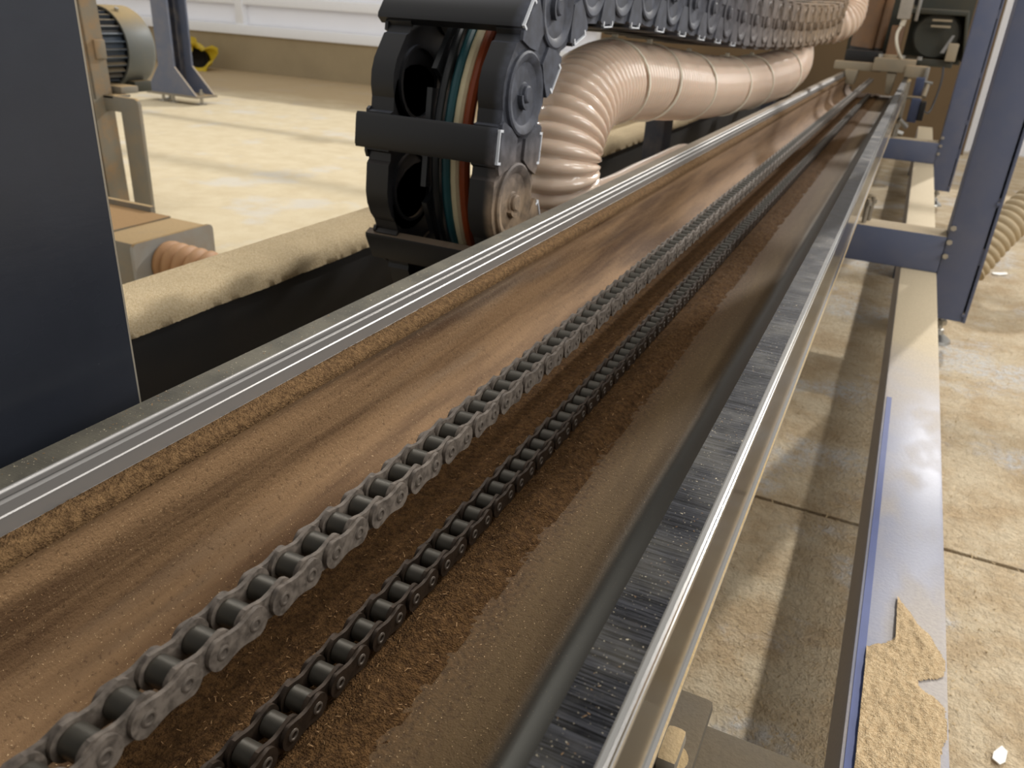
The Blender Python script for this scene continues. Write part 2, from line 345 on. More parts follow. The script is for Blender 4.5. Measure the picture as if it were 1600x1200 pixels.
obj('panel', MB().box(0.37, 4.45, YW+0.05, YW+0.06, FL, 0.20), 'panel', wn)
obj('frame_post', MB().box(0.33, 0.37, YW, YW+0.12, FL, 0.20), 'white', wn)
for hgt in (1.39, 1.88, 2.42, 2.95, 3.6):
    mu = MB().box(-14, 4.5, YW+0.03, YW+0.07, hgt-H-0.018, hgt-H+0.018); obj('mullion', mu, 'white', wn)
for k, (x, hgt) in enumerate(((-2.1, 1.92), (-1.3, 1.84), (-0.6, 1.92), (-1.9, 1.43), (-1.1, 1.35))):
    obj('latch', MB().box(x-0.09, x+0.09, YW+0.02, YW+0.06, hgt-H-0.015, hgt-H+0.015), 'white', wn)
for x in (-13.9, 4.4): obj('jamb', MB().box(x-0.05, x+0.05, YW, YW+0.1, 0.25, 3.1), 'white', wn)

# ------------------------------------------------------------------ the trough with its two rails
Y0, Y1 = -0.25, 4.35
tr = thing('conveyor_trough', 'long steel trough with ground guide rails and a dusty inside carrying two chains', 'trough', (-0.172, 0, -0.30))
t1 = [(-0.2850, -0.2125), (-0.2840, -0.235)] + arc(-0.252, -0.256, 0.034, 178, 270, 7) + [(-0.20, -0.2902), (-0.14, -0.2902)] + arc(-0.098, -0.246, 0.044, 270, 356, 9) + [(-0.0535, -0.2125)]
ys = [Y0+(Y1-Y0)*i/60 for i in range(61)]
inner = MB().sheet(t1, ys)
outer = [(x*1.0+(-0.004 if x < -0.25 else 0.004 if x > -0.1 else 0), z-0.004 if abs(z+0.29) < 0.02 else z) for x, z in t1]
inner.sheet(outer[::-1], ys)
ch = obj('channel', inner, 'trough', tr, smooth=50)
# left rail: dusty flat, polished round nose, two-step inner face, dust-catching ledge ; right rail: mirror with the wide ground flat
lr = [(-0.3110, -0.1890), (-0.2972, -0.1890)] + arc(-0.2972, -0.1908, 0.0018, 90, 0, 7) + [(-0.2954, -0.1925), (-0.2966, -0.1930), (-0.2942, -0.1942), (-0.2940, -0.1990), (-0.2934, -0.1996), (-0.2933, -0.2072), (-0.2862, -0.2082), (-0.2862, -0.2125), (-0.2890, -0.2140), (-0.2890, -0.2700), (-0.3110, -0.2700)]
rl = obj('guide_rail', MB().prism(lr, 'y', Y0, Y1-0.12), 'rail', tr, smooth=18); tag(rl, 'left rail with dusty flat top and polished inner edge')
rr = [(-0.0530, -0.1890), (-0.0530, -0.2110), (-0.0500, -0.2130), (-0.0500, -0.2700), (-0.0325, -0.2700), (-0.0322, -0.2690), (-0.0322, -0.2650), (-0.0336, -0.2640), (-0.0336, -0.2010), (-0.0332, -0.2004), (-0.0328, -0.1960), (-0.0332, -0.1954), (-0.0340, -0.1952), (-0.0340, -0.1938), (-0.0334, -0.1934), (-0.0336, -0.1914), (-0.0346, -0.1910), (-0.0346, -0.1902), (-0.0362, -0.1900), (-0.0366, -0.1890)]
rl = obj('guide_rail', MB().prism(rr, 'y', Y0, Y1), 'rail', tr, smooth=18); tag(rl, 'right rail with wide cross-ground dark top')
wd = obj('weld_strip', MB().prism([(-0.0322, -0.2690), (-0.0322, -0.2655), (-0.0312, -0.2660), (-0.0312, -0.2686)], 'y', Y0, Y1), 'dirty_zinc', tr)

# dust piled on the trough's bottom and on the left ledge
def ridge(x, y):
    c = abs(x+0.178); p = Vector((x*90, y*60, 0.3))
    h = 0.0045*math.exp(-((c-0.021)/0.010)**2) + 0.0022*math.exp(-(c/0.02)**2) + 0.0016*math.exp(-((c-0.045)/0.02)**2)
    return h*(0.75+0.9*abs(noise.noise(p))) + 0.0007*noise.noise(Vector((x*520, y*520, 1.7))) * (h > 0.0006)
mb = MB(); xs = [-0.2475+0.003*i for i in range(37)]
ysd = [Y0+0.1]
while ysd[-1] < Y1-0.02: ysd.append(ysd[-1] + (0.003 if 0.03 < ysd[-1] < 0.6 else 0.006 if ysd[-1] < 1.2 else 0.012 if ysd[-1] < 2.2 else 0.04))
nx = len(xs)
vs = [(x, y, -0.2906 + ridge(x, y) + (-0.0012 if i in (0, nx-1) or x > -0.146+0.012*noise.noise(Vector((x*60, y*34, 6)))+0.006*noise.noise(Vector((x*200, y*160, 2))) else 0.0004)) for y in ysd for i, x in enumerate(xs)]
mb.add(vs, [(j*nx+i, j*nx+i+1, (j+1)*nx+i+1, (j+1)*nx+i) for j in range(len(ysd)-1) for i in range(nx-1)])
o = obj('sawdust', mb, 'dust_dark', smooth=80); tag(o, 'brown sawdust heaped along the trough bottom under the chains', 'sawdust', kind='stuff')
mb = MB(); prev = None
for j in range(1400):
    y = Y0 + (Y1-0.15-Y0)*(j/1399)**1.6
    k = 0.0011 + 0.0007*abs(noise.noise(Vector((y*30, 3, 0)))) + 0.0005*noise.noise(Vector((y*420, 0, 5)))
    q = [(-0.2930, y, -0.2072), (-0.2918, y, -0.2078+k*1.1), (-0.2885, y, -0.2082+k*1.3), (-0.2845+0.4*k, y, -0.2086+k*0.7), (-0.2822+0.5*k, y, -0.2105), (-0.2824, y, -0.2150)]
    mb.v += q; b = j*6
    if j: mb.f += [(b-6+i, b-5+i, b+1+i, b+i) for i in range(5)]
o = obj('sawdust_ridge', mb, 'dust_mid', smooth=80); tag(o, 'thin ridge of sawdust lying on the ledge below the left rail', 'sawdust', kind='stuff')
# shavings
mb = MB()
def chip(p, s, up_=(0, 0, 1)):
    a = Vector((random.uniform(-1, 1), random.uniform(-1, 1), random.uniform(-0.3, 0.5))).normalized(); w = a.cross(Vector(up_)).normalized(); n_ = a.cross(w)
    p = Vector(p); l = s*random.uniform(0.8, 2.4)
    mb.add([p-a*l-w*s*0.35, p+a*l-w*s*0.25+n_*s*0.3, p+a*l*0.9+w*s*0.3+n_*s*0.3, p-a*l+w*s*0.3, p+n_*s*0.5], [(0, 1, 4), (1, 2, 4), (2, 3, 4), (3, 0, 4), (0, 3, 2, 1)])
for i in range(3200):
    y = 0.02 + 1.3*random.random()**1.7; side = random.random()
    if side < 0.62:
        x = -0.178 + random.gauss(0, 0.032); 
        if not -0.245 < x < -0.140: continue
        z = -0.2892 + ridge(x, y)
        chip((x, y, z), random.uniform(0.0003, 0.0007))
    elif side < 0.86:
        a = random.random()
        x = -0.2835+0.0004; z = -0.2140-0.032*a; chip((x, y, z), random.uniform(0.0002, 0.0005), (1, 0, 0))
    elif side < 0.93: chip((random.uniform(-0.0520, -0.0385), y, -0.1887), random.uniform(0.00016, 0.00034))
    else: chip((random.uniform(-0.310, -0.298), y, -0.1887), random.uniform(0.00022, 0.0005))
o = obj('wood_shavings', mb, 'chips', smooth=20); tag(o, 'tiny pale wood shavings scattered over the trough and rails', 'shavings', kind='stuff')

# ------------------------------------------------------------------ roller chains
PITCH = 0.015875
def plate(hx0, hx1, r_end, waist, n=12):
    c = PITCH/2; half = []
    for i in range(n+1): a = R(-74+148*i/n); half.append((c+r_end*math.cos(a), r_end*math.sin(a)))
    xe, ze = half[-1]; k = max(2, n//2)
    top = [(xe*(1-2*i/k), waist+(ze-waist)*(0.5+0.5*math.cos(2*math.pi*i/k))) for i in range(1, k)]
    pts = half + top + [(-x, -z) for x, z in half] + [(-x, -z) for x, z in top]
    return MB().prism(pts, 'x', hx0, hx1)
def joined(*ms):
    o = MB()
    for q in ms: o.add(q.v, q.f)
    return o
inner_mb = joined(plate(-0.0068, -0.0050, 0.0074, 0.0050), plate(0.0050, 0.0068, 0.0074, 0.0050))
outer_mb = joined(plate(-0.0088, -0.0070, 0.0066, 0.0046), plate(0.0070, 0.0088, 0.0066, 0.0046))
roller_mb = MB().lathe([(0.0026, -0.0049), (0.0050, -0.0049), (0.0055, -0.0044), (0.0055, 0.0044), (0.0050, 0.0049), (0.0026, 0.0049)], (0, 0, 0), (1, 0, 0), 20)
pin_mb = MB()
for s in (-1, 1): pin_mb.lathe([(0.0030, s*0.0086), (0.0029, s*0.0091), (0.0022, s*0.0094), (0.0017, s*0.0093), (0.0014, s*0.0080), (0.0, s*0.0080)], (0, 0, 0), (1, 0, 0), 12)
pin_mb.cyl((-0.0085, 0, 0), (0.0085, 0, 0), 0.0024, 10)
far_in = joined(plate(-0.0066, -0.0050, 0.0072, 0.0050, 4), plate(0.0050, 0.0066, 0.0072, 0.0050, 4)); far_out = joined(plate(-0.0084, -0.0068, 0.0067, 0.0050, 4), plate(0.0068, 0.0084, 0.0067, 0.0050, 4))
far_roll = MB().cyl((-0.0048, 0, 0), (0.0048, 0, 0), 0.0055, 10)
protos = None
def chain(label, zc, y_start, y_end, y_near):
    global protos
    t = thing('roller_chain', label, 'chain', (-0.178, y_start, zc))
    if protos is None:
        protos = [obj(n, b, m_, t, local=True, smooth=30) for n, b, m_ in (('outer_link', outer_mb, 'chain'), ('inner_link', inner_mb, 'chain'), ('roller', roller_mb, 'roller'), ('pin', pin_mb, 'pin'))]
        fresh = True
    else: fresh = False
    k = 0; used = set()
    def use(i, parent, loc):
        nonlocal fresh
        if fresh and i not in used:
            used.add(i); o = protos[i]; o.parent = parent; o.location = loc; return o
        return link(protos[i], parent, loc)
    far = MB(); farr = MB()
    while y_start + k*PITCH < y_end:
        y = k*PITCH
        sag = 0.0
        if y_start + y < y_near:
            l = use(k % 2, t, (0, y, sag)); 
            kid = 3 if k % 2 == 0 else 2
            for s in (-1, 1): use(kid, l, (0, s*PITCH/2, 0))
        else:
            q = far_out if k % 2 == 0 else far_in
            far.add([(v[0], v[1]+y, v[2]) for v in q.v], q.f)
            if k % 2: 
                for s in (-1, 1): farr.add([(v[0], v[1]+y+s*PITCH/2, v[2]) for v in far_roll.v], far_roll.f)
        k += 1
    f = obj('far_links', far, 'chain', t, local=True, smooth=30); tag(f, kind='stuff')
    f = obj('far_rollers', farr, 'roller', t, local=True, smooth=30); tag(f, kind='stuff')
    return t
chain('taut upper roller chain in grey dust, running free above the sawdust', -0.2065, 0.030, 3.98, 1.15)
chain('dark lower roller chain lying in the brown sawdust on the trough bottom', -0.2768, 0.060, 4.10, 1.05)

# ------------------------------------------------------------------ drag chain (cable carrier) with cables and hose
CYc, CZc, RAD = 0.937, -0.155, 0.187
def lean(y): return 0.045*max(0.0, y-1.1)          # the long free run leans towards the rail
def carrier_path(off=0.0, xo=0.0):
    r = RAD-off; pts = [(xo, y, CZc-r) for y in (1.80, 1.6, 1.4, 1.2, 1.05)]
    pts += [(xo, CYc+r*math.cos(R(a)), CZc+r*math.sin(R(a))) for a in range(270, 85, -10)]
    for y, z in ((1.11, 0.032), (1.43, 0.015), (1.81, -0.003), (2.3, -0.010), (2.6, -0.006), (2.88, 0.006), (3.15, 0.040), (3.4, 0.090), (3.65, 0.17)):
        pts.append((xo+lean(y), y, z-off))
    return pts
fine = spline(carrier_path(), 0.002)
LP = 0.107
cum = [0.0]
for a, b in zip(fine, fine[1:]): cum.append(cum[-1]+(b-a).length)
i0 = min(range(len(fine)), key=lambda i: (fine[i]-Vector((0, CYc+RAD*math.cos(R(189)), CZc+RAD*math.sin(R(189))))).length)
def at_len(s):
    s = max(0, min(cum[-1], s)); i = min(int(s/0.002), len(fine)-2); return fine[i]
pins = [at_len(cum[i0]+LP*k) for k in range(-7, 40) if 0 < cum[i0]+LP*k < cum[-1]]
dc = thing('drag_chain', 'big black plastic cable carrier bending upward beside the left rail', 'cable carrier', (-0.425, CYc, -0.40))
XR, XL = -0.345, -0.505
def side_plate_mb(sign, n=20):
    """link-local: y along the link from pin to pin, z outward; thickness along x towards +sign"""
    h = 0.047; mb = MB(); L = LP; x0, x1 = sorted((-0.024*sign, 0.003*sign))
    out = []
    for i in range(11): a = R(98+164*i/10); out.append((0.047*math.cos(a), h*math.sin(a)))
    out += [(0.022, -h), (0.026, -h*0.93), (0.034, -h*0.93), (0.036, -h*1.03), (0.074, -h*1.03), (0.076, -h*0.93), (0.086, -h*0.93), (L-0.010, -h*0.90)]
    for i in range(7): a = R(-70+140*i/6); out.append((L-0.012+0.030*math.cos(a), h*0.90*math.sin(a)))
    out += [(L-0.010, h*0.90), (0.086, h*0.93), (0.076, h*0.93), (0.074, h*1.03), (0.036, h*1.03), (0.034, h*0.93), (0.026, h*0.93), (0.022, h)]
    mb.prism(out, 'x', x0, x1)
    pr = [(0.0, 0.0045), (0.0105, 0.0045), (0.0115, 0.0025), (0.0200, 0.0030), (0.0300, 0.0034), (0.0335, 0.0060), (0.0385, 0.0068), (0.0405, 0.0055), (0.0405, 0.0)]
    mb.lathe([(r, z*sign) for r, z in pr], (0.0005*sign, 0, 0), (1, 0, 0), 32)
    mb.lathe([(0.0, 0.0095*sign), (0.0070, 0.0095*sign), (0.0085, 0.008*sign), (0.0085, 0.003*sign)], (0, 0, 0), (1, 0, 0), 16)
    # curved latch tongue beside the hub
    tg = [(0.0150*math.cos(R(q)), 0.0150*math.sin(R(q))) for q in range(130, 235, 15)] + [(0.0112*math.cos(R(q)), 0.0112*math.sin(R(q))) for q in range(220, 125, -15)]
    mb.prism(tg, 'x', *sorted((0.002*sign, 0.0085*sign)))
    # inner ring, seen through the open side
    mb.lathe([(0.034, -0.0235*sign), (0.034, -0.0275*sign), (0.0375, -0.0275*sign), (0.0375, -0.0235*sign)], (0, 0, 0), (1, 0, 0), 32)
    # raised webs between the eyes leave a dark pocket in the middle
    for q in (-1, 1):
        mb.prism([(0.028, q*0.0440), (0.034, q*0.026), (0.043, q*0.010), (0.064, q*0.010), (0.073, q*0.026), (0.079, q*0.0440), (0.076, q*0.0475), (0.034, q*0.0475)], 'x', *sorted((0.003*sign, 0.0064*sign)))
    return mb
bar_mb = MB().prism([(-0.0175, -0.005), (0.0175, -0.005), (0.0175, 0.004), (0.014, 0.006), (-0.014, 0.006), (-0.0175, 0.004)], 'x', XL-XR-0.001, 0.001)
clip_mb = MB().box(0.0012, 0.0042, -0.0165, 0.0165, -0.0006, 0.0008).box(0.0012, 0.0042, 0.014, 0.0165, -0.006, 0.001).box(0.0012, 0.0042, -0.0165, -0.014, -0.006, 0.001)
div_mb = MB().box(-0.003, 0.003, 0.004, LP-0.004, -0.022, 0.022)
div2_mb = MB().box(-0.003, 0.003, 0.01, LP-0.01, -0.006, 0.006)
proto = {}
def piece(name, key, mb, mat, parent, M4):
    if key not in proto: o = proto[key] = obj(name, mb, mat, parent, local=True, smooth=30)
    else: o = link(proto[key], parent)
    o.parent = parent; o.matrix_local = M4; return o
base = Vector(dc['base'])
for a, b in zip(pins, pins[1:]):
    d = (b-a).normalized(); nrm = Vector((0, -d.z, d.y))       # left of travel; outward of the bend is the -normal side
    if (a - Vector((0, CYc, CZc))).length < 0.4 and nrm.dot(a-Vector((0, CYc, CZc))) < 0: nrm = -nrm
    if a.y > 1.1: nrm = Vector((0, -d.z, d.y)) if a.z > -0.2 else Vector((0, d.z, -d.y))
    nrm.x = 0; nrm = (nrm - d*nrm.dot(d)).normalized(); e1 = d.cross(nrm); e1 = e1 if e1.x > 0 else -e1
    B = Matrix(((e1.x, d.x, nrm.x, 0), (e1.y, d.y, nrm.y, 0), (e1.z, d.z, nrm.z, 0), (0, 0, 0, 1)))
    def place(p): return Matrix.Translation(Vector(p)+Vector((0, 0, H))-base) @ B
    sp = piece('side_plate', 'R', side_plate_mb(1), 'plastic', dc, place((XR-0.008+a.x, a.y, a.z)))
    sl = piece('side_plate', 'L', side_plate_mb(-1), 'plastic', dc, place((XL+0.008+a.x, a.y, a.z)))
    mid = a+d*0.055
    for s in (1, -1):
        p = mid + nrm*0.047*s
        piece('crossbar', 'bar', bar_mb, 'plastic', dc, place((XR-0.006+p.x, p.y, p.z)) @ Matrix.Rotation(0 if s > 0 else math.pi, 4, 'Y') @ Matrix.Translation((0 if s > 0 else XR-XL-0.012+0.012, 0, 0)))
        q = mid + nrm*0.0505*s
        if a.y < 1.65 or a.z < -0.25: piece('edge_clip', 'clip', clip_mb, 'clip', dc, place((XR-0.0055+q.x, q.y, q.z)) @ Matrix.Diagonal((1, 1, s, 1)))
    piece('divider', 'div', div_mb, 'blackc', dc, place((-0.445+a.x, a.y, a.z)))
for nm, lab, mat, x, off, r in (
    ('cable', 'teal cable next to the carrier divider, leftmost of the bundle', 'teal', -0.428, 0.000, 0.0052), ('cable', 'cream cable between the teal and orange ones in the carrier', 'cream', -0.4165, 0.0, 0.0056),
    ('cable', 'rust orange cable in the middle of the carrier bundle', 'orange', -0.4045, -0.002, 0.0058), ('cable', 'slim teal cable right of the orange one in the carrier', 'teal', -0.389, 0.012, 0.0050),
    ('cable', 'dull red cable nearest the right side plates of the carrier', 'red', -0.379, 0.020, 0.0045), ('cable', 'black cable low behind the orange one in the carrier', 'blackc', -0.4365, -0.008, 0.0045)):
    tag(obj(nm, MB().tube(spline(carrier_path(off, x), 0.02), r, 10), mat), lab, 'cable', 'cables inside the cable carrier')

# hose: bends inside the carrier, hangs under its upper run
hp = [(-0.43, 1.84, -0.322), (-0.43, 1.6, -0.322), (-0.43, 1.35, -0.320), (-0.428, 1.19, -0.312), (-0.426, 1.09, -0.272), (-0.424, 1.048, -0.205), (-0.424, 1.075, -0.142), (-0.424, 1.16, -0.106), (-0.421, 1.32, -0.102), (-0.396, 1.73, -0.131), (-0.374, 2.10, -0.140), (-0.350, 2.40, -0.132), (-0.340, 2.55, -0.112), (-0.358, 2.70, -0.076), (-0.395, 2.84, -0.036), (-0.392, 2.98, -0.012), (-0.340, 3.06, -0.004), (-0.285, 3.08, 0.004), (-0.262, 3.12, 0.035), (-0.27, 3.16, 0.11)]
def hose_mb(path, r, pitch, depth, n=28):
    step = pitch/6; P = spline(path, step)
    rs = [r + depth*((0.5, 0.42, 0.0, -0.5, 0.0, 0.42)[i % 6]) for i in range(len(P))]
    # soft uneven bulges as in a slack hose
    return MB().tube(P, [q*(1+0.012*math.sin(i*0.021)+0.008*math.sin(i*0.053+1)) for i, q in enumerate(rs)], n)
o = obj('extraction_hose', hose_mb(hp, 0.0580, 0.0135, 0.0070), 'hose', smooth=80)
tag(o, 'large clear peach corrugated extraction hose hanging under the black cable carrier', 'hose')
P = spline(hp, 0.01)
def ring(c, d, r, w):
    d = Vector(d).normalized(); u = Vector((1, 0, 0)); v = d.cross(u).normalized(); pts = [Vector(c)+r*(math.cos(2*math.pi*i/28)*u+math.sin(2*math.pi*i/28)*v) for i in range(28)]
    mb = MB(); k = 4
    prof = [(0, -w), (0.0022, -w), (0.0022, w), (0, w)]
    vs = []
    for i in range(28):
        e = (pts[i]-Vector(c)).normalized()
        vs += [pts[i]+e*a+d*b for a, b in prof]
    mb.add(vs, [(i*4+j, i*4+j+1, ((i+1) % 28)*4+j+1, ((i+1) % 28)*4+j) for i in range(28) for j in range(3)])
    return mb
for k, y in enumerate((1.24, 1.40, 1.62, 1.90, 2.12, 2.42)):
    i = min((j for j in range(len(P)) if P[j].z > -0.2), key=lambda j: abs(P[j].y-y)); d = P[i+1]-P[i-1]; c = P[i]
    t = thing('cable_tie', ('nearest', 'second', 'third', 'fourth', 'fifth', 'farthest')[k] + ' white cable tie round the peach hose under the carrier', 'cable tie', tuple(c+Vector((0, 0, 0.06))), 'cable ties holding the peach hose')
    obj('strap', ring(c, d + Vector((0, 0, (-1)**k*d.length*0.12)), 0.0620, 0.0025), 'tie', t)
    obj('tie_head', MB().box(c.x-0.004, c.x+0.004, c.y-0.004, c.y+0.004, c.z+0.060, c.z+0.068), 'tie', t, 0.001)
# black tray the carrier lies in
ty = thing('cable_tray', 'black sheet steel tray on the floor side of the left rail, under the cable carrier', 'tray', (-0.48, 1, FL))
obj('tray_pan', MB().prism([(-0.508, -0.405), (-0.320, -0.405), (-0.320, -0.30), (-0.316, -0.30), (-0.316, -0.410), (-0.508, -0.410)], 'y', 0.30, 5.0), 'black', ty)
for y in (0.7, 2.7, 4.6): obj('tray_leg', MB().box(-0.50, -0.46, y, y+0.04, FL, -0.410), 'black', ty)
obj('small_bracket', MB().box(-0.40, -0.36, 0.62, 0.66, -0.405, -0.35).box(-0.40, -0.36, 0.62, 0.626, -0.35, -0.33), 'black', ty, 0.003)
obj('bolt', MB().cyl((-0.38, 0.60, -0.345), (-0.38, 0.625, -0.345), 0.008, 6), 'zinc', ty)

# ------------------------------------------------------------------ left base beam under a layer of sawdust
lb = thing('base_beam', 'dark steel base beam left of the tray under a thick tan sawdust layer', 'beam', (-0.695, 1, FL))
obj('beam_tube', MB().box(-0.737, -0.6595, -0.2, 5.2, -0.42, -0.3115), 'black', lb, 0.006)
for y in (0.9, 2.6, 4.4): obj('beam_foot', MB().box(-0.735, -0.66, y, y+0.08, FL, -0.42), 'black', lb)
obj('gusset', MB().prism([(0.300, -0.330), (0.345, -0.330), (0.335, -0.40), (0.315, -0.405)], 'x', -0.658, -0.648), 'navy_dark', lb)
mb = MB(); N = 1200
prof = [(-0.7385, -0.3150), (-0.7365, -0.3020), (-0.728, -0.2985), (-0.700, -0.2975), (-0.675, -0.2985), (-0.664, -0.3020), (-0.6565, -0.3080), (-0.6535, -0.3160), (-0.6530, -0.3260)]
for j in range(N+1):
    y = 0.15 + 4.9*(j/N)**1.3
    e = 0.002*noise.noise(Vector((y*9, 0, 2))) + 0.0007*noise.noise(Vector((y*60, 0, 7))) + 0.0008*noise.noise(Vector((y*300, 0, 9)))
    for i, (x, z) in enumerate(prof):
        q = 0.0005*noise.noise(Vector((x*160, y*90, 4)))
        mb.v.append((x + (q if i > 4 else 0), y, z + q + (e if i == 8 else 0)))
    mb.v.append((-0.6598, y, prof[8][1]+e-0.0015))
    if j: mb.f += [((j-1)*10+i, (j-1)*10+i+1, j*10+i+1, j*10+i) for i in range(9)]
o = obj('sawdust_layer', mb, 'dust_tan', smooth=80); tag(o, 'tan sawdust layer lying on top of the left base beam', 'sawdust', kind='stuff')

# ------------------------------------------------------------------ right base beam with its swept pile
rb = thing('base_beam', 'blue steel base beam on the right, wiped clean near the sawdust heap', 'beam', (0.095, 1, FL))
obj('beam_tube', MB().box(0.0615, 0.1345, -0.3, 5.0, -0.555, -0.47), 'beam', rb, 0.005)
obj('edge_strip', MB().box(0.0650, 0.0715, -0.3, 1.15, -0.4712, -0.4697), 'stripe', rb)
for y in (0.2, 2.4, 4.3): obj('beam_foot', MB().box(0.065, 0.125, y, y+0.06, FL, -0.555), 'navy_dark', rb)
mb = MB(); xs = [0.0715+0.0615*i/52 for i in range(53)]; ysp = [0.40+0.34*i/240 for i in range(241)]; idx = {}
def pile(x, y):
    u = (x-0.0715)/0.0615
    edge = 0.718 - 0.10*max(0, u)**1.0 - 0.0          # slanting far edge, farthest on the left side
    if u < 0.33: edge = 0.600 + 0.06*u
    edge += 0.006*noise.noise(Vector((u*7, 3, 1)))
    ragged = 1.0 - 0.05*abs(noise.noise(Vector((y*240, 4, 2)))) - 0.14*max(0, noise.noise(Vector((y*45, 1.5, 2)))) - 0.30*max(0, math.exp(-((y-0.575)/0.012)**2)) - 0.1*math.exp(-((y-0.628)/0.008)**2)
    if u > ragged or y > edge: return None
    return min(0.0036, 0.0006+0.22*(edge-y)) * min(1, 0.15+5*(ragged-u)) * (0.8+0.5*noise.noise(Vector((x*160, y*90, 3)))) + 0.0007*noise.noise(Vector((x*300, y*260, 8))) + 0.0006*noise.noise(Vector((x*900, y*800, 5)))
for j, y in enumerate(ysp):
    for i, x in enumerate(xs):
        h = pile(x, y)
        if h is not None: idx[i, j] = len(mb.v); mb.v.append((x, y, -0.4694+max(0, h)))
for (i, j) in list(idx):
    q = [(i, j), (i+1, j), (i+1, j+1), (i, j+1)]
    if all(k in idx for k in q): mb.f.append(tuple(idx[k] for k in q))
o = obj('sawdust_heap', mb, 'dust_pale', smooth=80); tag(o, 'pale golden sawdust heap with a slanting edge on the blue base beam', 'sawdust', kind='stuff')

# ------------------------------------------------------------------ welded support frames
def frame(y, label):
    t = thing('support_frame', label, 'frame', (0.17, y, FL))
    obj('crossbeam', MB().box(-0.29, 0.134, y, y+0.08, -0.47, -0.39), 'navy', t, 0.004)
    p = obj('post', MB().box(0.134, 0.205, y, y+0.08, -0.567, 0.75), 'navy', t, 0.003)
    st = MB().box(0.2085, 0.2145, y-0.002, y+0.08, -0.567, 0.75); obj('slotted_strip', st, 'navy', t, 0.001)
    for a, b in ((-0.567, -0.545), (-0.440, -0.405), (-0.318, -0.300), (-0.15, -0.13), (0.05, 0.08), (0.5, 0.53)):
        obj('spacer', MB().box(0.205, 0.2085, y+0.001, y+0.05, a, b), 'navy', t)
    for z in (-0.550, -0.31): obj('screw', MB().cyl((0.2065, y-0.004, z), (0.2065, y+0.002, z), 0.0035, 8), 'navy', t)
    f = obj('levelling_foot', MB().cyl((0.172, y+0.04, -0.60), (0.172, y+0.04, -0.567), 0.007, 10).lathe([(0.0, -0.602), (0.011, -0.602), (0.013, -0.612), (0.030, -0.624), (0.032, FL), (0, FL)], (0.172, y+0.04, 0), (0, 0, 1), 20), 'zinc', t)
    obj('nut', MB().cyl((0.172, y+0.04, -0.590), (0.172, y+0.04, -0.580), 0.013, 6), 'zinc', f)
    for x, yy in ((-0.034, y+0.02), (-0.026, y+0.055)):
        b = obj('adjusting_bolt', MB().cyl((x, yy, -0.39), (x, yy, -0.338), 0.0048, 10), 'dirty_zinc', t)
        obj('nut', MB().cyl((x, yy, -0.352), (x, yy, -0.343), 0.0085, 6), 'dirty_zinc', b)
    obj('saddle', MB().box(-0.285, -0.055, y+0.01, y+0.07, -0.39, -0.294), 'navy_dark', t)
    for z in (-0.56, -0.53, -0.50): obj('screw', MB().cyl((0.140, y-0.006, z+0.13), (0.140, y+0.001, z+0.13), 0.006, 6), 'zinc', t)
    return t
def side_post(y, label):
    t = thing('side_post', label, 'post', (-0.5375, y+0.04, FL))
    obj('tube', MB().box(-0.560, -0.512, y, y+0.08, FL+0.01, -0.12), 'navy_dark', t, 0.004)
    obj('foot_plate', MB().box(-0.575, -0.512, y-0.01, y+0.09, FL, FL+0.01), 'navy_dark', t)
side_post(1.93, 'dark navy post under the peach hose, just left of the left rail')
side_post(3.58, 'small far dark post between the peach hose end and the left rail')
frame(1.89, 'nearer navy welded support frame with crossbeam and slotted post on the right')
frame(3.58, 'farther navy welded support frame standing behind the slotted nearer post')

# near cross tube with angle bracket and bolt
nb = thing('cross_tube', 'brown-grey cross tube passing under the rail at the bottom edge of the view', 'beam', (0, 0.33, FL))
obj('tube', MB().box(-0.30, 0.128, 0.297, 0.377, -0.47, -0.39), 'bracket', nb, 0.003)
obj('post', MB().box(-0.30, -0.24, 0.30, 0.37, FL, -0.47), 'navy_dark', nb)
ab = thing('angle_bracket', 'grey angle bracket bolted beneath the near end of the right rail', 'bracket', (-0.04, 0.3, -0.39))
obj('flange', MB().box(-0.062, -0.0235, 0.10, 0.385, -0.386, -0.377), 'bracket', ab, 0.004)
obj('upright', MB().box(-0.062, -0.054, 0.10, 0.385, -0.377, -0.290), 'bracket', ab)
bo = obj('bolt', MB().box(-0.0435, -0.0315, 0.318, 0.345, -0.377, -0.366), 'dirty_zinc', ab, 0.004)
obj('washer', MB().cyl((-0.0375, 0.331, -0.3775), (-0.0375, 0.331, -0.3755), 0.0105, 20), 'dirty_zinc', bo)

# ------------------------------------------------------------------ left foreground steel cover
cv = thing('steel_cover', 'tall dark blue-black steel cover at the left edge in front of the rail', 'cover', (-0.6, 0, FL))
obj('side_sheet', MB().box(-0.339, -0.335, -0.7, 0.2620, FL, 0.8), 'cover', cv)
obj('edge_fold', MB().box(-0.339, -0.3352, 0.2620, 0.2632, FL, 0.8), 'greybrown', cv)
obj('back_sheet', MB().box(-0.64, -0.339, 0.20, 0.204, FL, 0.8), 'cover', cv)

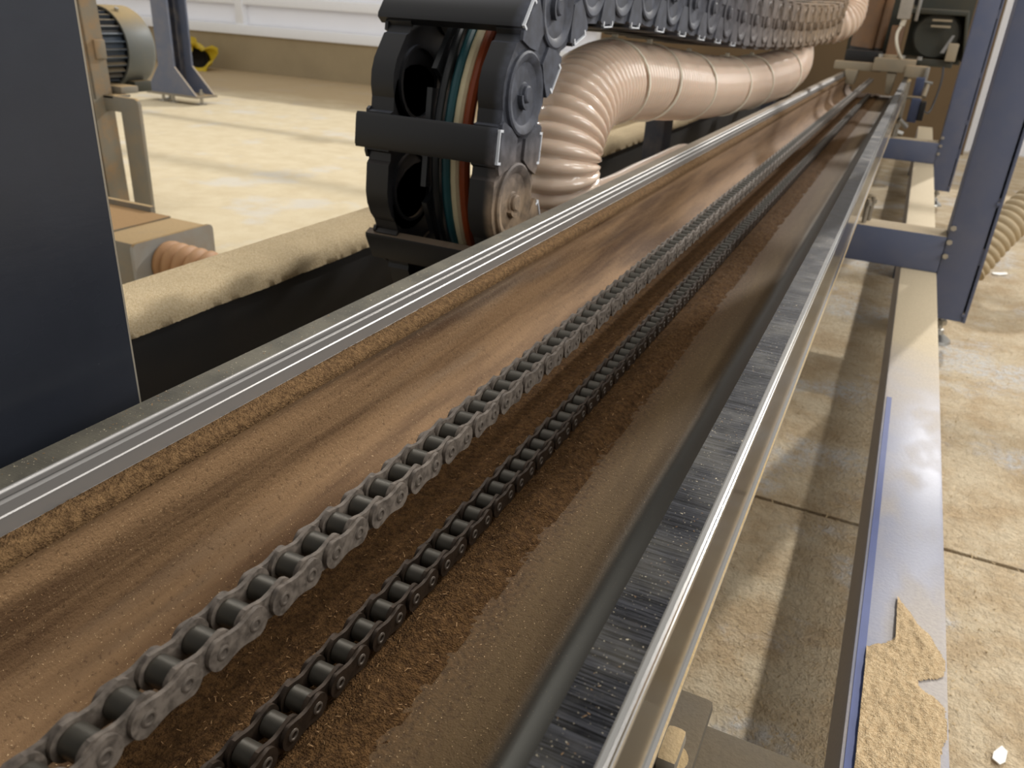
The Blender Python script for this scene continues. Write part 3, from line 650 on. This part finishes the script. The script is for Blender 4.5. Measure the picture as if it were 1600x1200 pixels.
# ------------------------------------------------------------------ blower group on the left
YB = 1.636
bs = thing('motor_stand', 'grey dusty motor stand with rounded legs behind the dark cover', 'stand', (-2.0, YB, FL))
prof = [(-2.30, -0.331), (-1.976, -0.331), (-1.976, FL), (-1.908, FL), (-1.905, -0.305), (-1.909, -0.295), (-1.918, -0.290), (-2.30, -0.290)]
obj('portal', MB().prism(prof, 'y', YB, YB+0.012), 'greybrown', bs, 0.002)
obj('top_plate', MB().box(-2.30, -2.0, YB, YB+0.06, -0.297, -0.290), 'greybrown', bs)
obj('side_plate', MB().prism([(-2.42, FL), (-2.030, FL), (-2.036, -0.30), (-2.050, 0.12), (-2.42, 0.12)], 'y', YB-0.035, YB-0.020), 'tanplate', bs, 0.003)
obj('side_flange', MB().prism([(-2.036, -0.60), (-2.030, -0.60), (-2.036, -0.30), (-2.050, 0.12), (-2.056, 0.12), (-2.042, -0.30)], 'y', YB-0.035, YB+0.03), 'tanplate', bs)
MX, MZ, MY0, MY1 = -2.145, -0.176, 1.755, 1.838
mo = thing('electric_motor', 'grey finned electric motor with a dusty fan cowl on the motor stand', 'motor', (MX, 1.75, -0.29))
obj('housing', MB().cyl((MX, YB-0.02, MZ), (MX, MY0+0.01, MZ), 0.086, 40), 'motor', mo)
for i in range(30):
    a = R(i*12); c, s = math.cos(a), math.sin(a)
    if s < -0.9: continue
    p = MB(); w = Vector((-s, 0, c))*0.0022; r0 = Vector((c, 0, s))*0.084; r1 = Vector((c, 0, s))*0.102; o_ = Vector((MX, 0, MZ))
    vs = []
    for y in (YB, MY0-0.006):
        for q, k in ((r0, -1), (r1, -0.7), (r1, 0.7), (r0, 1)): v = o_+q+w*k; vs.append((v.x, y, v.z))
    p.add(vs, [(0, 1, 5, 4), (1, 2, 6, 5), (2, 3, 7, 6), (3, 2, 1, 0), (4, 5, 6, 7)]); obj('fin', p, 'motor', mo)
co = obj('fan_cowl', MB().lathe([(0.104, MY0-0.012), (0.110, MY0-0.012), (0.112, MY0), (0.111, MY1-0.010), (0.104, MY1+0.004), (0.085, MY1+0.012), (0.0, MY1+0.012)], (MX, 0, MZ), (0, 1, 0), 48), 'cowl', mo, smooth=50)
obj('screw', MB().cyl((MX+0.052, MY0+0.012, MZ+0.098), (MX+0.056, MY0+0.012, MZ+0.106), 0.006, 8), 'zinc', co)
obj('terminal_box', MB().box(MX+0.08, MX+0.112, YB-0.005, YB+0.03, MZ-0.022, MZ+0.028), 'tanplate', mo, 0.004)
obj('motor_foot', MB().box(MX-0.09, MX+0.13, 1.68, 1.74, -0.29, -0.270), 'greybrown', mo, 0.004)
obj('lower_bracket', MB().box(MX+0.0, MX+0.10, MY0, MY0+0.06, -0.292, -0.262), 'darkmach', mo, 0.004)
bc = thing('chute_box', 'pale grey dusty outlet box with a square flange low behind the dark cover', 'box', (-1.5, 1.2, FL))
obj('body', MB().box(-1.80, -1.362, 1.105, 1.305, FL, -0.482), 'greybrown', bc, 0.004)
obj('lid', MB().box(-1.80, -1.46, 1.11, 1.300, -0.482, -0.478), 'tanplate', bc)
obj('back_lip', MB().box(-1.80, -1.52, 1.300, 1.312, -0.482, -0.466), 'greybrown', bc)
fp = []
for (a, b, s, e) in ((1.320, -0.494, 0, 90), (1.100, -0.494, 90, 180)):
    fp += [(a+(-0.012 if s == 0 else 0.012)+0.012*math.cos(R(q)), b+0.012*math.sin(R(q))) for q in range(s, e+1, 30)]
fp += [(1.088+0.012, FL), (1.320, FL)]
obj('flange', MB().prism(fp, 'x', -1.362, -1.354), 'flange_grey', bc)
o = obj('chute_hose', hose_mb([(-1.37, 1.185, -0.538), (-1.30, 1.185, -0.540), (-1.22, 1.20, -0.550), (-1.12, 1.22, -0.568), (-0.95, 1.27, -0.578)], 0.042, 0.024, 0.010), 'hose_brown', smooth=80)
tag(o, 'short brown ribbed hose coming out of the grey outlet box flange', 'hose')

# ------------------------------------------------------------------ building column on the left
bcx = thing('steel_column', 'grey-blue steel column with gusseted foot raised on anchor bolts near the wall', 'column', (-3.93, 3.7, FL))
fr = [(-4.09, -0.578), (-3.715, -0.578), (-3.862, -0.43), (-3.862, 1.6), (-3.985, 1.6), (-3.985, -0.43), (-4.09, -0.565)]
obj('flange', MB().prism(fr, 'y', 3.600, 3.612), 'column', bcx)
fr2 = [(-4.09, -0.578), (-3.712, -0.578), (-3.862, -0.43), (-3.862, 1.6), (-3.985, 1.6), (-3.985, -0.43)]
obj('flange', MB().prism(fr2, 'y', 3.735, 3.747), 'column', bcx)
obj('web', MB().box(-3.925, -3.915, 3.612, 3.735, -0.575, 1.6), 'navy_dark', bcx)
obj('inner_rib', MB().box(-3.915, -3.885, 3.67, 3.678, -0.575, 1.6), 'navy_dark', bcx)
obj('base_plate', MB().box(-4.10, -3.700, 3.595, 3.752, -0.590, -0.578), 'dirty_zinc', bcx)
for x, y in ((-4.00, 3.625), (-3.92, 3.625), (-3.735, 3.66), (-4.05, 3.72)):
    b = obj('anchor_bolt', MB().cyl((x, y, FL), (x, y, -0.545), 0.009, 10), 'zinc', bcx)
    obj('nut', MB().cyl((x, y, -0.578), (x, y, -0.562), 0.016, 6), 'zinc', b)
    obj('washer', MB().cyl((x, y, FL), (x, y, FL+0.006), 0.028, 16), 'zinc', b)
# yellow film bag by the wall
bag = thing('yellow_bag', 'crumpled yellow plastic bag lying open against the tan wall behind the column', 'bag', (-5.30, 5.2, FL))
def crumple(mb, o_, amt, f):
    o_ = Vector(o_); out = []
    for v in mb.v:
        v = Vector(v); d = v-o_; out.append(tuple(v + d*amt*noise.noise(v*f)*2 + Vector((noise.noise(v*f+Vector((9, 0, 0))), noise.noise(v*f+Vector((0, 9, 0))), noise.noise(v*f+Vector((0, 0, 9)))))*amt*0.12))
    mb.v = out; return mb
bp = (-5.32, 5.22, -0.535); ax = (0.75, -0.6, 0.12)
obj('film', crumple(MB().lathe([(0.0, -0.22), (0.06, -0.20), (0.095, -0.12), (0.105, -0.03), (0.085, 0.03), (0.115, 0.07), (0.13, 0.075), (0.075, 0.025), (0.085, -0.05), (0.06, -0.14), (0, -0.15)], bp, ax, 30), bp, 0.34, 10), 'yellow', bag, smooth=20)
obj('mouth_shade', MB().lathe([(0.0, -0.09), (0.06, -0.06), (0.078, 0.005)], bp, ax, 20), 'holeblack', bag)  # near-black bowl standing in for the shade inside the open bag
obj('torn_flap', crumple(MB().prism([(-5.36, -0.44), (-5.28, -0.45), (-5.29, -0.37), (-5.345, -0.36)], 'y', 5.19, 5.20), bp, 0.1, 12), 'yellow', bag)

# ------------------------------------------------------------------ carriage at the far end of the trough
YC = 4.02
ca = thing('rail_carriage', 'dusty khaki carriage block clamped across the far end of both rails', 'carriage', (-0.16, YC, -0.189))
obj('cross_bar', MB().box(-0.345, -0.15, YC, YC+0.05, -0.176, -0.142), 'khaki', ca, 0.004)
obj('center_block', MB().box(-0.185, -0.02, YC-0.02, YC+0.10, -0.172, -0.118), 'khaki', ca, 0.005)
obj('right_block', MB().box(-0.055, 0.034, YC-0.03, YC+0.08, -0.187, -0.140), 'khaki', ca, 0.005)
obj('end_cap', MB().box(0.022, 0.038, YC-0.05, YC+0.02, -0.225, -0.140), 'dirty_zinc', ca, 0.004)
for x in (-0.165, -0.078, -0.012): obj('cap_screw', MB().cyl((x, YC+0.02, -0.118), (x, YC+0.02, -0.104), 0.011, 10), 'zinc', ca)
for x0, x1, z0 in ((-0.295, -0.24, -0.235), (-0.125, -0.085, -0.262)): obj('guide_shoe', MB().prism([(x0, -0.175), (x1, -0.175), (x1-0.008, z0), (x0+0.012, z0)], 'y', YC-0.01, YC+0.06), 'khaki', ca, 0.004)
ma = thing('roller_unit', 'dark brown vertical roller unit standing on the far carriage', 'machine', (-0.22, 4.2, -0.14))
obj('roller_base', MB().box(-0.31, -0.16, 4.05, 4.30, -0.142, -0.095), 'black', ma, 0.006)
for x, r, m_ in ((-0.245, 0.050, 'copper'), (-0.178, 0.020, 'copper')):
    p = obj('roller', MB().cyl((x-0.012, 4.16, -0.095), (x, 4.16, 0.35), r, 24), m_, ma)
    obj('roller_rim', MB().cyl((x-0.012, 4.16, -0.098), (x-0.011, 4.16, -0.085), r*1.06, 24), 'black', p)
obj('back_plate', MB().box(-0.33, -0.12, 4.30, 4.33, -0.142, 0.5), 'darkmach', ma)
obj('side_bracket', MB().box(-0.150, -0.098, 4.08, 4.16, -0.135, 0.010), 'copper', ma, 0.004)
obj('mount_block', MB().box(-0.165, -0.10, 4.06, 4.10, -0.130, -0.105), 'khaki', ma, 0.004)
mm = thing('gear_motor', 'dark geared motor under a shadowed hood right of the roller unit', 'motor', (0.05, 4.3, -0.12))
obj('bed', MB().box(-0.095, 0.12, 4.10, 4.45, -0.142, -0.112), 'darkmach', mm, 0.004)
obj('motor_body', MB().cyl((0.03, 4.12, -0.02), (0.03, 4.45, -0.02), 0.085, 24), 'darkmach', mm)
for i in range(6): obj('fin', MB().cyl((0.03, 4.15+i*0.045, -0.02), (0.03, 4.158+i*0.045, -0.02), 0.094, 24), 'darkmach', mm)
obj('hood', MB().prism([(-0.09, 0.06), (0.12, 0.06), (0.155, -0.12), (0.165, -0.12), (0.13, 0.08), (-0.09, 0.08)], 'y', 4.08, 4.5), 'darkmach', mm, 0.004)
obj('hood_back', MB().box(-0.09, 0.16, 4.5, 4.51, -0.14, 0.30), 'darkmach', mm)
obj('terminal_block', MB().box(0.085, 0.125, 4.06, 4.12, -0.115, -0.045), 'khaki', mm, 0.004)
obj('bright_guard', MB().prism([(0.060, -0.085), (0.076, -0.085), (0.100, -0.015), (0.090, -0.015)], 'y', 4.07, 4.08), 'zinc', mm)
for z in (0.035, 0.012): obj('grille_bar', MB().box(0.0, 0.075, 4.07, 4.085, z, z+0.008), 'khaki', mm)
se = thing('sensor_head', 'pale sensor head with a white lead hanging over the far carriage', 'sensor', (-0.10, 4.0, 0.05))
obj('sensor_body', MB().box(-0.135, -0.085, 3.98, 4.03, 0.035, 0.16), 'sensor', se, 0.004)
obj('side_bar', MB().box(-0.068, -0.055, 3.98, 4.02, 0.030, 0.16), 'zinc', se, 0.003)
obj('arm', MB().box(-0.09, -0.06, 4.00, 4.02, 0.09, 0.16), 'black', se)
gl = obj('gland', MB().cyl((-0.106, 4.0, 0.035), (-0.110, 4.0, 0.010), 0.011, 12), 'tie', se)
obj('lead', MB().tube(spline([(-0.110, 4.0, 0.012), (-0.120, 3.99, -0.02), (-0.112, 3.98, -0.06), (-0.092, 3.99, -0.10), (-0.080, 4.02, -0.118)], 0.01), 0.006, 8), 'tie', se)
ls = thing('limit_switch', 'blue-grey limit switch assembly clamped to the far right side of the rail', 'switch', (0.02, 3.9, -0.26))
obj('switch_body', MB().box(-0.002, 0.034, 3.78, 3.86, -0.345, -0.255), 'bluebox', ls, 0.004)
obj('black_cover', MB().box(0.034, 0.056, 3.77, 3.85, -0.335, -0.262), 'black', ls, 0.003)
obj('upper_block', MB().box(-0.004, 0.030, 3.88, 3.96, -0.250, -0.180), 'bluebox', ls, 0.004)
obj('clamp', MB().box(-0.030, 0.036, 3.84, 3.88, -0.262, -0.250), 'khaki', ls, 0.003)
obj('roller_arm', MB().cyl((-0.030, 3.70, -0.330), (0.004, 3.72, -0.360), 0.010, 12), 'zinc', ls)
obj('roller_arm', MB().cyl((-0.030, 3.66, -0.375), (-0.002, 3.66, -0.382), 0.011, 12), 'zinc', ls)
obj('stud', MB().cyl((0.018, 3.95, -0.195), (0.062, 3.95, -0.200), 0.006, 8), 'zinc', ls)
obj('knuckle', MB().cyl((0.040, 3.86, -0.250), (0.044, 3.90, -0.205), 0.009, 10), 'dirty_zinc', ls)
obj('mount_leg', MB().box(-0.034, 0.010, 3.74, 3.79, -0.360, -0.345).box(-0.034, -0.022, 3.74, 3.96, -0.36, -0.19), 'dirty_zinc', ls)
o = obj('black_lead', MB().tube(spline([(0.05, 3.85, -0.30), (0.075, 3.9, -0.31), (0.088, 3.95, -0.25), (0.092, 3.98, -0.18), (0.085, 4.02, -0.13)], 0.01), 0.004, 8), 'blackc'); tag(o, 'thin black lead curving up from the limit switch to the motor bed', 'wire')

# ------------------------------------------------------------------ loose things on the floor
mb = MB()
for i in range(5200):
    y = 0.45+1.9*random.random()**1.4; x = random.uniform(-0.22, 0.10+0.16*y)
    if 0.055 < x < 0.14 and False: continue
    if noise.noise(Vector((x*6, y*6, 8)))+0.25*random.random() < -0.05: continue
    chip((x, y, FL+0.0004), random.uniform(0.0009, 0.0026))
o = obj('floor_crumbs', mb, 'crumbs', smooth=10); tag(o, 'pale wood crumbs littering the concrete floor under the blue beam', 'sawdust', kind='stuff')
o = obj('duct_hose', hose_mb([(0.24, 2.42, -0.575), (0.31, 2.5, -0.46), (0.42, 2.62, -0.36), (0.62, 2.85, -0.33), (0.9, 3.1, -0.40), (1.05, 3.2, -0.56)], 0.045, 0.020, 0.008), 'hose_grey', smooth=80)
tag(o, 'grey tan ribbed duct hose at the right edge behind the slotted post', 'hose')
for nm, lab, x, y, a, s in (('paper_scrap', 'white paper scrap on the bright floor behind the slotted post', 0.345, 2.64, 0.5, 1.3), ('paper_scrap', 'small white paper scrap on the floor in the bottom right corner', 0.222, 0.705, 1.2, 0.62)):
    c, sn = math.cos(a), math.sin(a); q = [(-0.018, -0.006), (-0.004, -0.010), (0.016, -0.006), (0.020, 0.004), (0.002, 0.009), (-0.014, 0.006)]
    mb = MB(); vs = [(x+s*(u*c-v*sn), y+s*(u*sn+v*c), FL+0.0012+0.003*abs(u)/0.02*(1 if u > 0 else 0.5)) for u, v in q]
    mb.add(vs + [(v[0], v[1], v[2]+0.0012) for v in vs], [tuple(range(6))[::-1], tuple(range(6, 12))] + [(i, (i+1) % 6, 6+(i+1) % 6, 6+i) for i in range(6)])
    tag(obj(nm, mb, 'paper'), lab, 'scrap')

for o in list(bpy.data.objects): clean(o)
